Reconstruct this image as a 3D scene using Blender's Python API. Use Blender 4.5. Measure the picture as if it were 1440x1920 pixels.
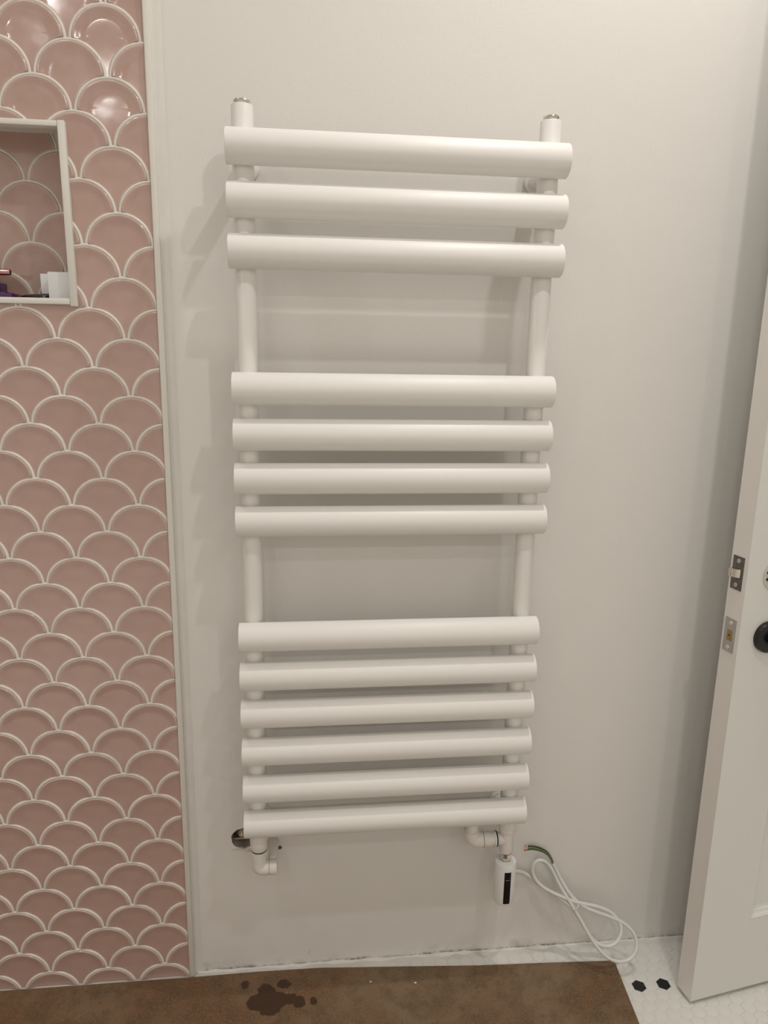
import bpy, bmesh, math, random
from mathutils import Vector, Matrix, Euler

for o in list(bpy.data.objects):
    bpy.data.objects.remove(o)
scene = bpy.context.scene
COL = scene.collection
random.seed(7)
PI = math.pi

# ------------------------------------------------------------------ camera
CAM_POS = (-0.1456, -1.2309, 1.2012)
PITCH, YAW, ROLL, FPX = 0.2245, 0.1131, 0.0181, 1379.16
fwd = Vector((math.sin(YAW) * math.cos(PITCH), math.cos(YAW) * math.cos(PITCH), -math.sin(PITCH)))
rgt = Vector((math.cos(YAW), -math.sin(YAW), 0))
upv = rgt.cross(fwd)
r2 = rgt * math.cos(ROLL) + upv * math.sin(ROLL)
u2 = -rgt * math.sin(ROLL) + upv * math.cos(ROLL)
cam = bpy.data.cameras.new('camera')
cam.sensor_fit = 'VERTICAL'
cam.sensor_height = 36
cam.lens = 36 * FPX / 1920
cam.clip_start = 0.02
camo = bpy.data.objects.new('camera', cam)
m = Matrix((r2, u2, -fwd)).transposed().to_4x4()
m.translation = CAM_POS
camo.matrix_world = m
COL.objects.link(camo)
scene.camera = camo

# ------------------------------------------------------------------ world, exposure
w = bpy.data.worlds.new('world')
scene.world = w
w.use_nodes = True
w.node_tree.nodes['Background'].inputs[0].default_value = (1, 0.96, 0.9, 1)
w.node_tree.nodes['Background'].inputs[1].default_value = 0.05
vs = scene.view_settings
vs.view_transform = 'Standard'
vs.look = 'None'
vs.gamma = 1
vs.use_curve_mapping = False
vs.exposure = -0.03

# ceiling downlights and added fill lamps: x, y, watts (built as objects further down)
CEIL = 2.55
LIGHT_COL = (1.0, 0.97, 0.935)
LIGHTS = [(0.43, -0.34, 6.6), (0.41, -0.96, 5.4), (-0.87, -0.34, 2.0), (-0.83, -0.96, 1.6),
          (-1.2, -2.3, 2.2), (-0.2, -2.3, 2.2), (0.8, -2.3, 2.2), (-1.2, -3.4, 6.8), (-0.2, -3.4, 6.8), (0.8, -3.4, 6.8)]  # rows behind the camera: unseen lamps, added for soft fill light

LIGHT_WHERE = ['above the radiator close to the wall', 'above the radiator one step into the room', 'above the pink tiling close to the wall', 'above the pink tiling one step into the room',
               'behind the camera on the tiling side, nearer row, added for soft fill', 'behind the camera in the middle, nearer row, added for soft fill', 'behind the camera on the door side, nearer row, added for soft fill',
               'behind the camera on the tiling side, far row, added for soft fill', 'behind the camera in the middle, far row, added for soft fill', 'behind the camera on the door side, far row, added for soft fill']

# ------------------------------------------------------------------ helpers
def set_in(n, **kw):
    for k, v in kw.items():
        n.inputs[k.replace('_', ' ')].default_value = v

def mat(name, col, rough=0.5, metal=0.0, spec=0.5, coat=0.0, bump=None, var=None):
    """principled material; bump=(scale, strength, distance); var=(scale, amount) mottles the colour"""
    M = bpy.data.materials.new(name)
    M.use_nodes = True
    nt = M.node_tree
    b = nt.nodes['Principled BSDF']
    c = (*col, 1)
    b.inputs['Base Color'].default_value = c
    b.inputs['Roughness'].default_value = rough
    b.inputs['Metallic'].default_value = metal
    b.inputs['Specular IOR Level'].default_value = spec
    b.inputs['Coat Weight'].default_value = coat
    b.inputs['Coat Roughness'].default_value = 0.06
    if bump or var:
        tc = nt.nodes.new('ShaderNodeTexCoord')
    if bump:
        n = nt.nodes.new('ShaderNodeTexNoise')
        n.inputs['Scale'].default_value = bump[0]
        n.inputs['Detail'].default_value = 3
        nt.links.new(tc.outputs['Object'], n.inputs['Vector'])
        bp = nt.nodes.new('ShaderNodeBump')
        bp.inputs['Strength'].default_value = bump[1]
        bp.inputs['Distance'].default_value = bump[2]
        nt.links.new(n.outputs['Fac'], bp.inputs['Height'])
        nt.links.new(bp.outputs['Normal'], b.inputs['Normal'])
    if var:
        n = nt.nodes.new('ShaderNodeTexNoise')
        n.inputs['Scale'].default_value = var[0]
        n.inputs['Detail'].default_value = 4
        nt.links.new(tc.outputs['Object'], n.inputs['Vector'])
        mr = nt.nodes.new('ShaderNodeMapRange')
        mr.inputs['From Min'].default_value = 0.3
        mr.inputs['From Max'].default_value = 0.7
        mr.inputs['To Min'].default_value = 1 - var[1]
        mr.inputs['To Max'].default_value = 1 + var[1]
        nt.links.new(n.outputs['Fac'], mr.inputs['Value'])
        mx = nt.nodes.new('ShaderNodeVectorMath')
        mx.operation = 'SCALE'
        mx.inputs[0].default_value = col
        nt.links.new(mr.outputs['Result'], mx.inputs['Scale'])
        nt.links.new(mx.outputs['Vector'], b.inputs['Base Color'])
    return M

class N:
    """tiny node-graph helper"""
    def __init__(s, M):
        s.nt = M.node_tree
        s.b = s.nt.nodes['Principled BSDF']
        s.tc = s.nt.nodes.new('ShaderNodeTexCoord')
    def link(s, a, b):
        s.nt.links.new(a, b)
    def val(s, inp, v):
        if hasattr(v, 'is_linked'):
            s.link(v, inp)
        else:
            inp.default_value = v
    def math(s, op, a, b=0.0, clamp=False):
        n = s.nt.nodes.new('ShaderNodeMath')
        n.operation = op
        n.use_clamp = clamp
        s.val(n.inputs[0], a)
        s.val(n.inputs[1], b)
        return n.outputs[0]
    def noise(s, scale, detail=4, vec=None, rough=0.5):
        n = s.nt.nodes.new('ShaderNodeTexNoise')
        n.inputs['Scale'].default_value = scale
        n.inputs['Detail'].default_value = detail
        n.inputs['Roughness'].default_value = rough
        s.link(vec or s.tc.outputs['Object'], n.inputs['Vector'])
        return n.outputs['Fac']
    def rng(s, v, a, b, c=0.0, d=1.0):
        n = s.nt.nodes.new('ShaderNodeMapRange')
        s.link(v, n.inputs['Value'])
        for k, x in zip(('From Min', 'From Max', 'To Min', 'To Max'), (a, b, c, d)):
            n.inputs[k].default_value = x
        return n.outputs['Result']
    def mix(s, f, a, b):
        n = s.nt.nodes.new('ShaderNodeMix')
        n.data_type = 'RGBA'
        s.val(n.inputs['Factor'], f)
        for i, v in ((6, a), (7, b)):
            if hasattr(v, 'is_linked'):
                s.link(v, n.inputs[i])
            else:
                n.inputs[i].default_value = (*v, 1)
        return n.outputs[2]
    def sep(s):
        n = s.nt.nodes.new('ShaderNodeSeparateXYZ')
        s.link(s.tc.outputs['Object'], n.inputs[0])
        return n.outputs
    def dist(s, p):
        n = s.nt.nodes.new('ShaderNodeVectorMath')
        n.operation = 'DISTANCE'
        s.link(s.tc.outputs['Object'], n.inputs[0])
        n.inputs[1].default_value = p
        return n.outputs['Value']
    def bump(s, h, strength, distance):
        n = s.nt.nodes.new('ShaderNodeBump')
        n.inputs['Strength'].default_value = strength
        n.inputs['Distance'].default_value = distance
        s.link(h, n.inputs['Height'])
        s.link(n.outputs['Normal'], s.b.inputs['Normal'])

def obj(name, bm, material=None, parent=None, smooth=None, label=None, kind=None):
    me = bpy.data.meshes.new(name)
    bmesh.ops.recalc_face_normals(bm, faces=bm.faces)
    bm.to_mesh(me)
    bm.free()
    if smooth is not None:
        me.polygons.foreach_set('use_smooth', [True] * len(me.polygons))
        me.set_sharp_from_angle(angle=math.radians(smooth))
    if material:
        me.materials.append(material)
    o = bpy.data.objects.new(name, me)
    COL.objects.link(o)
    if parent:
        o.parent = parent
        o.matrix_parent_inverse = parent_inv(parent)
    if label:
        o['label'] = label
    if kind:
        o['kind'] = kind
    return o

def parent_inv(p):
    # world matrix from own channels (parents are built with plain transforms only)
    mw = Matrix.LocRotScale(p.location, p.rotation_euler, p.scale)
    if p.parent:
        mw = Matrix.LocRotScale(p.parent.location, p.parent.rotation_euler, p.parent.scale) @ p.matrix_parent_inverse @ mw
    return mw.inverted()

def empty(name, loc, label=None, cat=None, kind=None, group=None):
    o = bpy.data.objects.new(name, None)
    o.empty_display_size = 0.05
    o.location = loc
    COL.objects.link(o)
    return tag(o, label, cat, kind, group)

def tag(o, label=None, cat=None, kind=None, group=None):
    for k, v in (('label', label), ('category', cat), ('kind', kind), ('group', group)):
        if v:
            o[k] = v
    return o

def box(bm, x0, x1, y0, y1, z0, z1, bev=0.0, seg=2):
    vs_ = bmesh.ops.create_cube(bm, size=1)['verts']
    for v in vs_:
        v.co = Vector(((x0 + x1) / 2 + v.co.x * (x1 - x0), (y0 + y1) / 2 + v.co.y * (y1 - y0), (z0 + z1) / 2 + v.co.z * (z1 - z0)))
    if bev:
        es = list({e for v in vs_ for e in v.link_edges})
        bmesh.ops.bevel(bm, geom=es, offset=bev, segments=seg, affect='EDGES', profile=0.5)
    return bm

def nbox(*a, **k):
    return box(bmesh.new(), *a, **k)

def sweep(bm, pts, radii, seg=16, caps=True):
    """tube through pts; radii is a number or one radius per point"""
    pts = [Vector(p) for p in pts]
    if not hasattr(radii, '__len__'):
        radii = [radii] * len(pts)
    t0 = (pts[1] - pts[0]).normalized()
    ref = Vector((0, 0, 1)) if abs(t0.z) < 0.9 else Vector((1, 0, 0))
    nrm = (ref - t0 * ref.dot(t0)).normalized()
    rings = []
    tp = t0
    for i, p in enumerate(pts):
        a = pts[max(i - 1, 0)]
        b = pts[min(i + 1, len(pts) - 1)]
        d = b - a
        t = d.normalized() if d.length > 1e-9 else tp
        q = tp.rotation_difference(t)
        nrm = (q @ nrm)
        nrm = (nrm - t * nrm.dot(t)).normalized()
        tp = t
        bn = t.cross(nrm)
        rings.append([bm.verts.new(p + (nrm * math.cos(2 * PI * k / seg) + bn * math.sin(2 * PI * k / seg)) * radii[i]) for k in range(seg)])
    for A, B in zip(rings, rings[1:]):
        for k in range(seg):
            bm.faces.new((A[k], A[(k + 1) % seg], B[(k + 1) % seg], B[k]))
    if caps:
        bm.faces.new(rings[0][::-1])
        bm.faces.new(rings[-1])
    return bm

def rod(p0, p1, prof, seg=24, bm=None):
    """lathe along p0->p1; prof = [(t, radius)] with t in metres from p0"""
    bm = bm or bmesh.new()
    p0, p1 = Vector(p0), Vector(p1)
    d = (p1 - p0).normalized()
    ref = Vector((0, 0, 1)) if abs(d.z) < 0.9 else Vector((1, 0, 0))
    n = (ref - d * ref.dot(d)).normalized()
    b = d.cross(n)
    rings = [[bm.verts.new(p0 + d * t + (n * math.cos(2 * PI * k / seg) + b * math.sin(2 * PI * k / seg)) * r) for k in range(seg)] for t, r in prof]
    for A, B in zip(rings, rings[1:]):
        for k in range(seg):
            bm.faces.new((A[k], A[(k + 1) % seg], B[(k + 1) % seg], B[k]))
    bm.faces.new(rings[0][::-1])
    bm.faces.new(rings[-1])
    return bm

def cyl(p0, p1, r, bev=0.0008, seg=24, bm=None):
    L = (Vector(p1) - Vector(p0)).length
    return rod(p0, p1, [(0, r - bev), (bev * 0.3, r - bev * 0.3), (bev, r), (L - bev, r), (L - bev * 0.3, r - bev * 0.3), (L, r - bev)], seg, bm)

def catmull(P, n=4):
    P = [Vector(p) for p in P]
    out = []
    for i in range(len(P) - 1):
        a, b, c, d = P[max(i - 1, 0)], P[i], P[i + 1], P[min(i + 2, len(P) - 1)]
        for k in range(n):
            t = k / n
            out.append(0.5 * ((2 * b) + (c - a) * t + (2 * a - 5 * b + 4 * c - d) * t * t + (3 * b - a - 3 * c + d) * t ** 3))
    out.append(P[-1])
    return out

def holed_face(bm, outer, holes, y):
    """planar face in the xz plane at depth y with polygonal holes"""
    es = []
    loops = []
    for loop in [outer] + holes:
        vs_ = [bm.verts.new((x, y, z)) for x, z in loop]
        loops.append(vs_)
        for i in range(len(vs_)):
            es.append(bm.edges.new((vs_[i], vs_[(i + 1) % len(vs_)])))
    bmesh.ops.triangle_fill(bm, use_beauty=True, use_dissolve=False, edges=es)
    return loops

def hole_tube(bm, loop, y1, back=True, shrink=1.0):
    n = len(loop)
    cx = sum(v.co.x for v in loop) / n
    cz = sum(v.co.z for v in loop) / n
    B = [bm.verts.new((cx + (v.co.x - cx) * shrink, y1, cz + (v.co.z - cz) * shrink)) for v in loop]
    for i in range(n):
        bm.faces.new((loop[i], loop[(i + 1) % n], B[(i + 1) % n], B[i]))
    if back:
        bm.faces.new(B)

# ------------------------------------------------------------------ materials
wall_m = mat('painted_plaster', (0.80, 0.775, 0.735), rough=0.55, spec=0.3)
g = N(wall_m)
X, Y, Z = g.sep()
orange = g.noise(260, 2)
wav = g.noise(14, 3)
g.bump(g.math('ADD', g.math('MULTIPLY', orange, 0.35), wav), 0.12, 0.004)
# dirt and scuffs left along the skirting line
edge_n = g.noise(30, 6, rough=0.65)
fine_n = g.noise(90, 5, rough=0.7)
patch = g.noise(6.5, 2)
d1 = g.rng(Z, 0.0, 0.026, 1.0, 0.0)
d1 = g.math('MULTIPLY', d1, g.rng(edge_n, 0.45, 0.66))
d1 = g.math('MULTIPLY', d1, g.rng(patch, 0.42, 0.56))
d2 = g.math('MULTIPLY', g.rng(Z, 0.001, 0.007, 1.0, 0.0), g.rng(fine_n, 0.38, 0.55))
d3 = g.math('MULTIPLY', g.rng(Z, 0.005, 0.06, 0.22, 0.0), g.rng(g.noise(9, 5), 0.52, 0.72))
smear = None
for cx_, hw_ in ((-0.045, 0.032), (0.14, 0.075), (0.222, 0.008), (0.345, 0.035), (-0.27, 0.03)):
    f = g.math('MULTIPLY', g.rng(g.math('ABSOLUTE', g.math('SUBTRACT', X, cx_)), hw_ * 0.5, hw_ * 1.2, 1.0, 0.0), g.rng(g.math('ADD', Z, g.math('MULTIPLY', edge_n, 0.010)), 0.007, 0.015, 1.0, 0.0))
    smear = f if smear is None else g.math('MAXIMUM', smear, f)
d1 = g.math('MAXIMUM', d1, g.math('MULTIPLY', smear, g.rng(fine_n, 0.36, 0.58)))
dirt = g.math('ADD', g.math('ADD', g.math('MULTIPLY', d1, 0.75), g.math('MULTIPLY', d2, 0.6)), d3, clamp=True)
specks = g.rng(g.noise(75, 1), 0.80, 0.83)
basec = g.mix(g.math('MULTIPLY', specks, 0.25), (0.80, 0.775, 0.735), (0.55, 0.5, 0.45))
g.link(g.mix(dirt, basec, (0.26, 0.24, 0.23)), g.b.inputs['Base Color'])

plain_wall = mat('room_paint', (0.78, 0.75, 0.70), rough=0.7)
ceil_m = mat('ceiling_paint', (0.82, 0.80, 0.76), rough=0.8)
grout_m = mat('white_grout', (0.78, 0.725, 0.665), rough=0.75, bump=(120, 0.25, 0.001), var=(40, 0.06))
trim_m = mat('white_trim', (0.77, 0.74, 0.68), rough=0.3, bump=(60, 0.1, 0.0006))
caulk_m = mat('white_sealant', (0.77, 0.745, 0.70), rough=0.6, bump=(50, 0.25, 0.0012), var=(25, 0.03))
rad_m = mat('white_powder_coat', (0.85, 0.825, 0.79), rough=0.42, spec=0.45, bump=(900, 0.06, 0.0003))
valve_m = mat('white_valve_enamel', (0.80, 0.76, 0.71), rough=0.35)
plast_m = mat('white_plastic', (0.80, 0.80, 0.78), rough=0.25)
cable_m = mat('white_pvc', (0.72, 0.71, 0.68), rough=0.4)
chrome_m = mat('chrome', (0.72, 0.68, 0.62), rough=0.16, metal=1)
steel_m = mat('brushed_steel', (0.50, 0.49, 0.47), rough=0.35, metal=1, bump=(300, 0.1, 0.0003))
dullsteel_m = mat('worn_dark_steel', (0.16, 0.145, 0.13), rough=0.45, metal=0.7, var=(120, 0.2))
black_m = mat('black_plastic', (0.008, 0.008, 0.009), rough=0.3)
rubber_m = mat('black_rubber', (0.015, 0.015, 0.015), rough=0.6)
glassblack_m = mat('black_display', (0.006, 0.006, 0.007), rough=0.12)
dash_m = mat('grey_print', (0.35, 0.35, 0.35), rough=0.4)
door_m = mat('door_gloss_paint', (0.76, 0.755, 0.72), rough=0.32, bump=(35, 0.06, 0.002))
edge_m = mat('door_edge_paint', (0.82, 0.785, 0.74), rough=0.4, bump=(90, 0.25, 0.0012))
brass_m = mat('brass', (0.42, 0.26, 0.10), rough=0.35, metal=0.85)
copper_m = mat('copper', (0.62, 0.26, 0.13), rough=0.3, metal=1)
brown_w = mat('brown_insulation', (0.06, 0.045, 0.02), rough=0.4)
blue_w = mat('blue_insulation', (0.05, 0.13, 0.30), rough=0.4)
green_w = mat('green_yellow_insulation', (0.14, 0.18, 0.03), rough=0.4)
purple_m = mat('purple_plastic', (0.06, 0.012, 0.09), rough=0.3)
rose_m = mat('rose_gold_metal', (0.55, 0.28, 0.24), rough=0.18, metal=1)
card_m = mat('white_card', (0.80, 0.80, 0.80), rough=0.5)
dark_m = mat('dark_cavity', (0.34, 0.28, 0.23), rough=0.9, var=(90, 0.4))
raw_m = mat('raw_plaster', (0.72, 0.67, 0.6), rough=0.9, bump=(150, 0.6, 0.002))
hexw_m = mat('white_hex_porcelain', (0.76, 0.745, 0.70), rough=0.4, bump=(60, 0.08, 0.001), var=(18, 0.04))
hexb_m = mat('black_hex_porcelain', (0.012, 0.012, 0.013), rough=0.4)
fgrout_m = mat('floor_grout', (0.70, 0.68, 0.635), rough=0.8, bump=(150, 0.4, 0.001), var=(15, 0.08))

tile_m = mat('pink_glaze', (0.56, 0.33, 0.29), rough=0.12, spec=0.5, coat=0.5)
g = N(tile_m)
at = g.nt.nodes.new('ShaderNodeAttribute')
at.attribute_name = 'rim'
oi = g.nt.nodes.new('ShaderNodeObjectInfo')
mott = g.noise(26, 3)
col = g.mix(g.rng(mott, 0.35, 0.68), (0.50, 0.335, 0.285), (0.55, 0.38, 0.325))
col2 = g.mix(g.math('MULTIPLY', oi.outputs['Random'], 0.35), col, (0.48, 0.31, 0.265))
g.link(g.mix(at.outputs['Fac'], col2, (0.74, 0.63, 0.56)), g.b.inputs['Base Color'])
g.bump(g.noise(16, 2), 0.10, 0.006)

sheet_m = mat('brown_stone_print', (0.2, 0.12, 0.07), rough=0.55, spec=0.35)
g = N(sheet_m)
n1 = g.noise(4.5, 6, rough=0.6)
n2 = g.noise(22, 6, rough=0.7)
n3 = g.noise(240, 3, rough=0.7)
c = g.mix(g.rng(n1, 0.40, 0.62), (0.158, 0.079, 0.036), (0.215, 0.142, 0.084))
c = g.mix(g.math('MULTIPLY', g.rng(n2, 0.44, 0.62), 0.65), c, (0.100, 0.062, 0.034))
c = g.mix(g.math('MULTIPLY', g.rng(n3, 0.46, 0.66), 0.6), c, (0.235, 0.165, 0.092))
c = g.mix(g.math('MULTIPLY', g.rng(g.noise(150, 2), 0.64, 0.72), 0.35), c, (0.07, 0.04, 0.025))
# thin dark vein lines of the stone print
vein = g.math('ABSOLUTE', g.math('SUBTRACT', g.noise(2.2, 5, rough=0.55), 0.5))
c = g.mix(g.math('MULTIPLY', g.rng(vein, 0.0, 0.006, 1.0, 0.0), 0.22), c, (0.07, 0.04, 0.025))
# water spilled on the sheet: a cluster of soaked blots
wob = g.math('MULTIPLY', g.math('SUBTRACT', g.noise(70, 5, rough=0.7), 0.5), 0.022)
wet = None
for px, py, pr in ((-0.236, -0.083, 0.019), (-0.218, -0.073, 0.021), (-0.212, -0.096, 0.021), (-0.199, -0.084, 0.02), (-0.222, -0.058, 0.013),
                   (-0.261, -0.0425, 0.010), (-0.188, -0.0485, 0.012), (-0.176, -0.083, 0.013), (-0.158, -0.0905, 0.013), (-0.132, -0.0905, 0.0075)):
    dd = g.math('ADD', g.dist((px, py, 0.004)), wob)
    f = g.rng(dd, pr - 0.0012, pr + 0.0006, 1.0, 0.0)
    wet = f if wet is None else g.math('MAXIMUM', wet, f)
g.link(g.mix(g.math('MULTIPLY', wet, 0.88), c, (0.042, 0.019, 0.009)), g.b.inputs['Base Color'])
g.link(g.rng(wet, 0, 1, 0.55, 0.3), g.b.inputs['Roughness'])
g.bump(g.noise(190, 4, rough=0.7), 0.18, 0.0012)

# ------------------------------------------------------------------ room shell
XL, XR, YB = -1.75, 1.42, -4.2          # left wall, right wall, wall behind the camera
XT = -0.3692                              # where the tiling ends
NX0, NX1, NZ0, NZ1, NY = -0.90, -0.4955, 1.2585, 1.513, 0.075   # niche opening and depth

def circle(cx, cz, r, n=20, jit=0.0, sz=1.0):
    return [(cx + r * (1 + random.uniform(-jit, jit)) * math.cos(2 * PI * k / n), cz + sz * r * (1 + random.uniform(-jit, jit)) * math.sin(2 * PI * k / n)) for k in range(n)]

# painted wall with the chipped holes around the pipework cut through its skin
bm = bmesh.new()
holes = [circle(-0.2615, 0.2905, 0.0215, 24, 0.05),
         circle(-0.1935, 0.2665, 0.0042, 9, 0.35),
         circle(-0.2085, 0.2715, 0.0028, 8, 0.3),
         [(-0.2440, 0.2635), (-0.2365, 0.2600), (-0.2335, 0.2515), (-0.2385, 0.2535), (-0.2425, 0.2580)],
         [(0.2255, 1.4610), (0.2305, 1.4640), (0.2335, 1.4595), (0.2290, 1.4560)],
         [(0.2180, 0.3500), (0.2225, 0.3520), (0.2250, 0.3430), (0.2205, 0.3440)],
         [(0.1500, 0.3395), (0.1530, 0.3385), (0.1520, 0.3340), (0.1490, 0.3360)],
         [(0.1560, 0.3400), (0.1578, 0.3415), (0.1572, 0.3330), (0.1556, 0.3345)]]
loops = holed_face(bm, [(XT - 0.02, -0.02), (XR, -0.02), (XR, CEIL), (XT - 0.02, CEIL)], holes, 0.0)
fr = set(bm.faces)
for i, lp in enumerate(loops[1:]):
    hole_tube(bm, lp, 0.030 if i == 0 else 0.008, shrink=0.94 if i == 0 else 0.8)
ob = list(loops[0])
hole_tube(bm, ob, 0.12, back=True, shrink=1.0)
inner = [f for f in bm.faces if f not in fr]
for f in inner:
    f.material_index = 1
wall_back = obj('wall_back', bm, wall_m, kind='structure')
wall_back.data.materials.append(dark_m)
tag(wall_back, 'off-white painted plaster wall behind the towel radiator')

# tiled half of the same wall: grout bed with the niche cut out
bm = bmesh.new()
TG = -0.0072                              # grout face
lp = holed_face(bm, [(XL, -0.02), (XT, -0.02), (XT, CEIL), (XL, CEIL)], [[(NX0, NZ0), (NX1, NZ0), (NX1, NZ1), (NX0, NZ1)]], TG)
hole_tube(bm, lp[0], 0.12, back=False)
hole_tube(bm, lp[1], NY, back=True)
wall_tiled = tag(obj('wall_back_left', bm, grout_m, kind='structure'), 'pink scallop-tiled part of the wall with a recessed niche')

def plain(name, x0, x1, y0, y1, z0, z1, m_, label):
    o = obj(name, nbox(x0, x1, y0, y1, z0, z1), m_, kind='structure')
    return tag(o, label)
plain('wall_left', XL - 0.1, XL, YB, 0.12, -0.02, CEIL, plain_wall, 'plain painted wall at the left end of the room')
plain('wall_right', XR, XR + 0.1, YB, 0.12, -0.02, CEIL, plain_wall, 'plain painted wall behind the open door')
plain('wall_front', XL - 0.1, XR + 0.1, YB - 0.1, YB, -0.02, CEIL, plain_wall, 'plain painted wall behind the camera')
plain('ceiling', XL - 0.1, XR + 0.1, YB - 0.1, 0.12, CEIL, CEIL + 0.08, ceil_m, 'flat white ceiling with recessed downlights')

# ------------------------------------------------------------------ floor with hexagon mosaic
floor = tag(obj('floor', nbox(XL, XR, YB, 0.0, -0.03, -0.0007), fgrout_m, kind='structure'), 'white hexagon mosaic floor with a row of black hexagons')
HP, HR = 0.02475, 0.02475 * 0.5 / math.cos(PI / 6)
HY = HR * 1.5
def hex_bm(bm, cx, cy, s=0.947):
    rings = []
    for z, k in ((-0.003, s), (-0.0004, s), (0.0, s * 0.96)):
        rings.append([bm.verts.new((cx + HR * k * math.sin(PI / 3 * i), cy + HR * k * math.cos(PI / 3 * i), z)) for i in range(6)])
    for A, B in zip(rings, rings[1:]):
        for i in range(6):
            bm.faces.new((A[i], A[(i + 1) % 6], B[(i + 1) % 6], B[i]))
    bm.faces.new(rings[-1])
hb = bmesh.new()
hex_bm(hb, 0, 0)
h0 = obj('hex_tile', hb, hexw_m)
hex_w = h0.data
hex_k = hex_w.copy()
hex_k.materials.clear()
hex_k.materials.append(hexb_m)
bpy.data.objects.remove(h0)
# outline of the brown sheet, used to leave out the mosaic it hides
SHEET = [(-1.2, -0.0150), (-0.70, -0.0150), (-0.3595, -0.0165), (-0.24, -0.0150), (-0.118, -0.0170), (0.05, -0.0290), (0.198, -0.0400), (0.33, -0.0455), (0.4690, -0.0530), (0.4570, -0.190), (0.405, -0.80), (-1.2, -0.80)]
def in_poly(x, y, P):
    c_ = False
    for i in range(len(P)):
        x1, y1 = P[i]
        x2, y2 = P[i - 1]
        if (y1 > y) != (y2 > y) and x < (x2 - x1) * (y - y1) / (y2 - y1) + x1:
            c_ = not c_
    return c_
BX, BY = 0.4946, -0.1111                  # first black hexagon
rest = bmesh.new()
cells = []
for j in range(-60, 12):
    for i in range(-80, 45):
        x = BX + HP * (i + 0.5 * (j & 1))
        y = BY + HY * j
        if not (XL + 0.02 < x < XR - 0.02 and YB + 0.02 < y < -0.011):
            continue
        if all(in_poly(x + dx, y + dy, SHEET) for dx in (-0.013, 0.013) for dy in (-0.014, 0.014)):
            continue
        vis = -0.36 < x < 0.95 and y > -0.235 and not (x > 0.62 and y > -0.10 + 0.16 * (x - 0.62))
        if vis:
            cells.append((abs(x - 0.55) + abs(y + 0.1), x, y, i, j))
        else:
            hex_bm(rest, x, y)
cells.sort()
for n_, (d_, x, y, i, j) in enumerate(cells):
    if n_ < 296:
        o = bpy.data.objects.new('hex_tile', hex_k if (j == 0 and i % 2 == 0) else hex_w)
        o.location = (x, y, random.uniform(-0.0002, 0.0002))
        o.rotation_euler = (random.uniform(-.006, .006), random.uniform(-.006, .006), random.uniform(-.015, .015))
        COL.objects.link(o)
        o.parent = floor
        if j == 0 and i % 2 == 0:
            o['label'] = 'small black hexagon tile'
    else:
        hex_bm(rest, x, y)
tag(obj('hex_tile_field', rest, hexw_m, floor), None, None, 'stuff')

# brown sheet protecting the floor
bm = bmesh.new()
top = [bm.verts.new((x, y, 0.0042)) for x, y in SHEET]
bot = [bm.verts.new((x, y, 0.0006)) for x, y in SHEET]
bm.faces.new(top)
bm.faces.new(bot[::-1])
for i in range(len(top)):
    k = (i + 1) % len(top)
    bm.faces.new((top[i], bot[i], bot[k], top[k]))
tag(obj('floor_sheet', bm, sheet_m), 'brown stone-patterned sheet with wet blots lying on the floor below the radiator', 'floor sheet')

# ------------------------------------------------------------------ pink scallop tiles
TA, TW = 0.0525, 0.105
ZA = {0: 1.6675, 1: 1.5722, 2: 1.4794, 3: 1.387, 4: 1.2930, 5: 1.2007, 6: 1.1123, 7: 1.0242, 8: .9349, 9: .8454, 10: .7577, 11: .6681, 12: .5777,
      13: .4866, 14: .398, 15: .3053, 16: .2132, 17: .122, 18: .032, 19: -0.058}
for k in range(-1, -11, -1):
    ZA[k] = ZA[k + 1] - (-0.0945)
def xa(k):
    return -0.4235 + 0.0085 * max(0.0, min(1.0, k / 7.0))

TS = TA - 0.0036                           # half width of the arcs: neighbours leave a narrow tip between them
GAP = 0.0024
def tile_outline(b0, b1):
    """fan outline, half a joint inside the arcs: half ellipse above, two concave quarter ellipses below; origin at the springing line"""
    P = []
    for i in range(25):                   # right spring, over the top, left spring
        t = 0.05 + (PI - 0.1) * i / 24
        P.append((( TS - GAP) * math.cos(t), (b0 - GAP) * math.sin(t)))
    t0 = math.acos((TA - TS + GAP) / (TS + GAP)) * 0.975
    for i in range(0, 11):                # down along the lower-left neighbour to the narrow tip
        t = t0 * (1 - i / 10)
        P.append((-TA + (TS + GAP) * math.cos(t), -b1 + (b1 + GAP) * math.sin(t)))
    for i in range(0, 11):
        t = t0 * (i / 10)
        P.append((TA - (TS + GAP) * math.cos(t), -b1 + (b1 + GAP) * math.sin(t)))
    return P

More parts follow.
